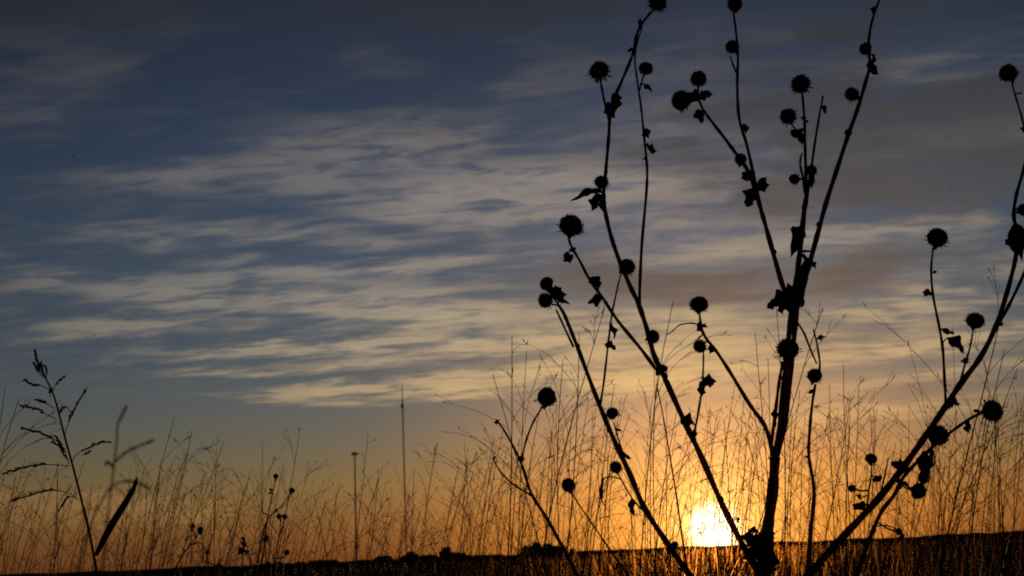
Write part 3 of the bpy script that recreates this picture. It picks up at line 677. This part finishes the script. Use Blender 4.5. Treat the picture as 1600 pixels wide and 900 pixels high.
# --- field grass: uncountable, one object
def field_grass():
    r = random.Random(77); vs = []; fs = []
    def blade(b, h, w, th, lean, curl):
        dv = Vector((math.cos(th), math.sin(th), 0)); fa = r.uniform(0, 2 * PI); sd = Vector((math.cos(fa), math.sin(fa), 0)); o = len(vs); q = 4
        for i in range(q + 1):
            t = i / q; c = b + dv * (h * (lean * t + curl * t * t)) + Vector((0, 0, h * (t - .25 * abs(curl) * t * t)))
            ww = w * (1 - t) ** .6 + .0002
            vs.append(tuple(c - sd * ww)); vs.append(tuple(c + sd * ww))
        for i in range(q): fs.append((o + 2 * i, o + 2 * i + 1, o + 2 * i + 3, o + 2 * i + 2))
    def tuft(x, y, nb, hh, ws):
        for k in range(nb):
            a = r.uniform(0, 2 * PI); rr = r.uniform(0, .07)
            blade(Vector((x + rr * math.cos(a), y + rr * math.sin(a), 0)), hh * r.uniform(.55, 1.0), ws * r.uniform(.6, 1.3), a + r.uniform(-.8, .8), r.uniform(0, .28), r.uniform(-.1, .35))
    # near belt
    for i in range(1500):
        y = 1.1 + (r.random() ** 1.4) * 7; x = r.uniform(-.56, .56) * y * 1.05 + r.uniform(-.3, .3)
        tuft(x, y, 15, r.uniform(.36, .53), .0022)
    for i in range(1900):
        y = 8 + (r.random() ** 1.6) * 50; x = r.uniform(-.56, .56) * y
        tuft(x, y, 9, r.uniform(.36, .55), .004 + y * .00015)
    # slim upright blades standing above the rest
    xc = [r.uniform(-.52, .52) for _ in range(90)]
    for i in range(750):
        y = r.uniform(1.2, 4.5); x = (r.choice(xc) + r.gauss(0, .012)) * y if r.random() < .7 else r.uniform(-.55, .55) * y
        blade(Vector((x, y, 0)), .5 + r.uniform(.0, .075) * y + r.uniform(-.05, .03), r.uniform(.0006, .0014), r.uniform(-1, 1) if r.random() < .75 else r.uniform(2, 4), r.uniform(0, .35), r.uniform(0, .2))
    me = bpy.data.meshes.new('grass'); me.from_pydata(vs, [], fs); me.materials.append(M_GRASS); me.update()
    o = link('grass', me); o['kind'] = 'stuff'; tag(o, 'dense dry meadow grass along the bottom, glinting under the sun', 'grass')
field_grass()

# ------------------------------------------------------------------ the land
def ground():
    m = MB(); rings = [0.0, .6, 1.5, 3, 6, 12, 25, 50, 100, 200, 400, 800, 1600, 3200]; n = 720; vs = [(0, 0, 0)]; fs = []
    r = random.Random(5)
    for R_ in rings[1:]:
        for j in range(n):
            a = 2 * PI * j / n; z = 0.0
            if R_ >= 200: z = (.0009 * R_) * (math.sin(a * 3 + 1.3) + .5 * math.sin(a * 7)) + .0006 * R_ * (math.sin(a * 41 + R_) + .7 * math.sin(a * 97) + r.uniform(-.6, .6))
            vs.append((R_ * math.cos(a), R_ * math.sin(a), z))
    for j in range(n): fs.append((0, 1 + j, 1 + (j + 1) % n))
    for i in range(len(rings) - 2):
        for j in range(n):
            a = 1 + i * n + j; b = 1 + i * n + (j + 1) % n
            fs.append((a, a + n, b + n, b))
    me = bpy.data.meshes.new('field'); me.from_pydata(vs, [], fs); me.materials.append(M_SOIL); me.update()
    o = link('field', me); o['kind'] = 'structure'
ground()

# ------------------------------------------------------------------ trees on the skyline
def tree(px, top, wpx, d, label, seed):
    r = random.Random(seed); hy = HZ - (px - 800) * math.tan(ROLL)
    b = W(px, hy, d); b.z = 0; H = (hy - top) * d / F + .5; Wd = 1.3 * wpx * d / F
    e = empty('tree', b, label, 'tree', 'trees on the skyline'); m = MB()
    m.tube([Vector((0, 0, -.3)), Vector((.05, 0, H * .3)), Vector((.1, .1, H * .6))], [.16 * H / 4, .11 * H / 4, .05 * H / 4], 7)
    for k in range(6):
        a = r.uniform(0, 6.28); z0 = H * r.uniform(.2, .5)
        m.tube([Vector((.05, 0, z0)), Vector((math.cos(a) * Wd * .2, math.sin(a) * Wd * .2, z0 + H * .15)), Vector((math.cos(a) * Wd * .36, math.sin(a) * Wd * .36, z0 + H * .25))], [.06 * H / 4, .04 * H / 4, .015 * H / 4], 5)
    link('trunk', m.mesh('trunk', M_BARK), e)
    c = MB(); lumps = []
    for k in range(13):
        a = r.uniform(0, 6.28); q = r.uniform(.05, .36) * Wd
        dome = max(.25, 1 - (q / (.46 * Wd)) ** 2)
        lumps.append((Vector((q * math.cos(a), q * math.sin(a), H * dome * r.uniform(.02, .8))), r.uniform(.10, .2) * Wd))
    lumps.append((Vector((r.uniform(-.12, .12) * Wd, 0, H * .85)), .09 * Wd))
    for k in range(4): lumps.append((Vector((r.uniform(-.5, .5) * Wd, 0, H * r.uniform(.03, .2))), .12 * Wd))
    for (p, q) in lumps:
        for k in range(150):
            v = Vector((r.gauss(0, 1), r.gauss(0, 1), r.gauss(0, 1))).normalized() * q * r.uniform(.5, 1.1)
            v.z *= .75; s = .05 * Wd * r.uniform(.6, 1.3); x = Vector((r.uniform(-1, 1), r.uniform(-1, 1), r.uniform(-1, 1))).normalized(); y = x.orthogonal().normalized()
            pc = p + v; pc.z = max(pc.z, .05) if pc.z < H else H - (pc.z - H) * r.random()
            c.add([pc - x * s, pc - y * s * .6, pc + x * s, pc + y * s * .6], [(0, 1, 2, 3)])
    link('crown', c.mesh('crown', M_CROWN), e)
for a in [(500, 877, 50, 380, 'widest low shrubby tree far left on the skyline', 1), (600, 868, 28, 360, 'small round tree alone on the skyline left of the mast', 2), (643, 861, 26, 350, 'rounded tree at the foot of the tall mast', 3),
          (668, 867, 30, 355, 'low spreading tree between the mast and the tallest tree', 4), (697, 855, 32, 340, 'tallest dark tree of the skyline clump right of the mast', 5), (716, 863, 26, 345, 'low tree at the right end of the clump by the mast', 6),
          (822, 851, 20, 330, 'narrow dark tree left of the forked sunflower stem', 7), (846, 848, 46, 320, 'broad dark tree behind the forked sunflower stem', 8), (872, 853, 34, 330, 'low tree right of the broad tree behind the forked stem', 9), (762, 869, 40, 400, 'faint low tree in the middle of the skyline', 10)]:
    tree(*a)

# ------------------------------------------------------------------ masts
def lattice_mast(px, top, d):
    hy = HZ - (px + 3 - 800) * math.tan(ROLL); b = W(px + 3, hy, d); b.z = 0; H = (W(px, top, d).z)
    e = empty('radio_mast', b, 'tall slim lattice radio mast rising far off into the pale sky', 'radio mast'); w = .42; m = MB()
    leg = [Vector((w * math.cos(a), w * math.sin(a), 0)) for a in (.5, .5 + 2 * PI / 3, .5 + 4 * PI / 3)]
    for q in leg: m.tube([q, q + Vector((0, 0, H * .9))], .11, 6)
    st = 2.2; k = 0
    while k * st < H * .9 - st:
        for i in range(3):
            a = leg[i] + Vector((0, 0, k * st)); c = leg[(i + 1) % 3] + Vector((0, 0, (k + 1) * st)); m.tube([a, c], .07, 4)
            m.tube([leg[i] + Vector((0, 0, k * st)), leg[(i + 1) % 3] + Vector((0, 0, k * st))], .06, 4)
        k += 1
    link('lattice', m.mesh('lattice', M_HAZED_STEEL), e)
    m = MB(); m.tube([Vector((0, 0, H * .895)), Vector((0, 0, H))], [.3, .16], 8); link('antenna', m.mesh('antenna', M_HAZED_STEEL), e)
    m = MB(); z = H * .873
    m.tube([Vector((-.2, 0, z - 1.1)), Vector((-.2, 0, z + 1.1))], .85, 10); m.tube([Vector((.4, -.5, z + 1)), Vector((.4, -.5, z + 2))], .3, 8)
    link('equipment_box', m.mesh('equipment_box', M_HAZED_STEEL), e)
lattice_mast(632, 592, 650)
def cell_tower(px, top, d):
    hy = HZ - (px + 4 - 800) * math.tan(ROLL); b = W(px + 4, hy, d); b.z = 0; H = W(px, top, d).z; k = d / F
    e = empty('cell_tower', b, 'thick antenna pole with a flat crown of panels, far off left of the radio mast', 'cell tower'); m = MB()
    m.tube([Vector((0, 0, -.2)), Vector((0, 0, H * .5)), Vector((0, 0, H))], [1.7 * k, 1.4 * k, 1.1 * k], 12); link('pole', m.mesh('pole', M_HAZED_STEEL), e)
    m = MB(); z = H - 3 * k; a0 = .4
    c = [Vector((6.0 * k * math.cos(a0 + i * 2 * PI / 3), 6.0 * k * math.sin(a0 + i * 2 * PI / 3), z)) for i in range(3)]
    for i in range(3):
        m.tube([c[i], c[(i + 1) % 3]], .35 * k, 6); m.tube([Vector((0, 0, z)), c[i]], .4 * k, 6)
    link('platform', m.mesh('platform', M_HAZED_STEEL), e)
    for i in range(3):
        for t in (.08, .36, .64, .92):
            p = c[i].lerp(c[(i + 1) % 3], t); q = MB(); n_ = Vector((p.x, p.y, 0)).normalized(); s_ = Vector((-n_.y, n_.x, 0)); p = p + n_ * .5 * k
            v8 = [p + s_ * sx * .75 * k + n_ * sy * .35 * k + Vector((0, 0, sz * 2.3 * k)) for sx in (-1, 1) for sy in (-1, 1) for sz in (-1, 1)]
            q.add(v8, [(0, 1, 3, 2), (4, 6, 7, 5), (0, 4, 5, 1), (2, 3, 7, 6), (0, 2, 6, 4), (1, 5, 7, 3)])
            me = q.mesh('antenna_panel', M_HAZED_STEEL)
            for pg in me.polygons: pg.use_smooth = False
            link('antenna_panel', me, e)
    m = MB(); m.tube([Vector((0, 0, H)), Vector((0, 0, H + 2.5 * k))], .25 * k, 6); link('lightning_rod', m.mesh('lightning_rod', M_HAZED_STEEL), e)
cell_tower(553, 703, 330)

# ------------------------------------------------------------------ birds
def bird(px, py, span, flap, yaw, label):
    d = 70.0; c = W(px, py, d); k = span * d / F / 2
    e = empty('bird', c, label, 'bird', 'tiny birds in the sky'); e.rotation_euler = (0, 0, yaw)
    m = MB(); m.ball(Vector((0, 0, 0)), k * .13, k * .42, k * .13, 8, 8); m.ball(Vector((0, -.46 * k, .05 * k)), k * .1, nu=8)
    m.cone(Vector((0, -.52 * k, .05 * k)), Vector((0, -.68 * k, .02 * k)), .035 * k, 5)
    m.add([Vector((-.05 * k, .3 * k, 0)), Vector((.05 * k, .3 * k, 0)), Vector((.16 * k, .78 * k, .02 * k)), Vector((-.16 * k, .78 * k, .02 * k))], [(0, 1, 2, 3)])
    link('body', m.mesh('body', M_BIRD), e)
    for s in (-1, 1):
        w = MB(); z1 = math.sin(flap) * .5 * k; z2 = z1 + math.sin(flap * .5) * .5 * k
        w.add([Vector((s * .08 * k, -.25 * k, .05 * k)), Vector((s * .08 * k, .15 * k, .05 * k)), Vector((s * .5 * k, .14 * k, z1)), Vector((s * .5 * k, -.28 * k, z1)), Vector((s * k, .12 * k, z2))], [(0, 1, 2, 3), (3, 2, 4)])
        link('wing', w.mesh('wing', M_BIRD), e)
for a in [(115, 244, 10, .15, .5, 'tiny dark bird gliding alone in the upper left sky'), (288, 647, 6, .9, .3, 'tiny dark bird low above the grass at the left'), (485, 489, 5, .2, 1.2, 'tiny bird highest of the three in the clouds left of the mast'),
          (455, 568, 5, .3, .8, 'tiny bird middle of the three in the clouds left of the mast'), (481, 611, 5, .1, .2, 'tiny bird lowest of the three in the clouds left of the mast'), (883, 244, 6, .1, .1, 'tiny bird in grey cloud just left of the leaning sunflower'),
          (1484, 296, 7, -.6, .6, 'tiny bird against the dark cloud at the upper right'), (500, 148, 5, .1, .9, 'tiny faint bird in the upper sky, left of centre')]:
    bird(*a)

# ------------------------------------------------------------------ light, camera, render
sun = bpy.data.lights.new('sun', 'SUN'); sun.energy = 1.5; sun.angle = math.radians(.53); sun.color = (1, .55, .22)
so = bpy.data.objects.new('sun', sun); COL.objects.link(so); so.rotation_euler = SUN.to_track_quat('Z', 'Y').to_euler()
cam = bpy.data.cameras.new('camera'); co = bpy.data.objects.new('camera', cam); COL.objects.link(co); sc.camera = co
cam.sensor_width = 36; cam.lens = F / 1600 * 36; cam.clip_start = .02; cam.clip_end = 10000
mw = Matrix((rt, up, -fw)).transposed().to_4x4(); mw.translation = CAM; co.matrix_world = mw
cam.dof.use_dof = True; cam.dof.focus_distance = 1.3; cam.dof.aperture_fstop = 20
sc.view_settings.view_transform = 'Standard'; sc.view_settings.look = 'None'; sc.view_settings.exposure = 0
sc.render.engine = 'CYCLES'
cy = sc.cycles; cy.use_denoising = False; cy.use_adaptive_sampling = False
cy.sample_clamp_direct = 3.0; cy.sample_clamp_indirect = 0.4; cy.max_bounces = 2; cy.transparent_max_bounces = 10; cy.filter_width = 1.9
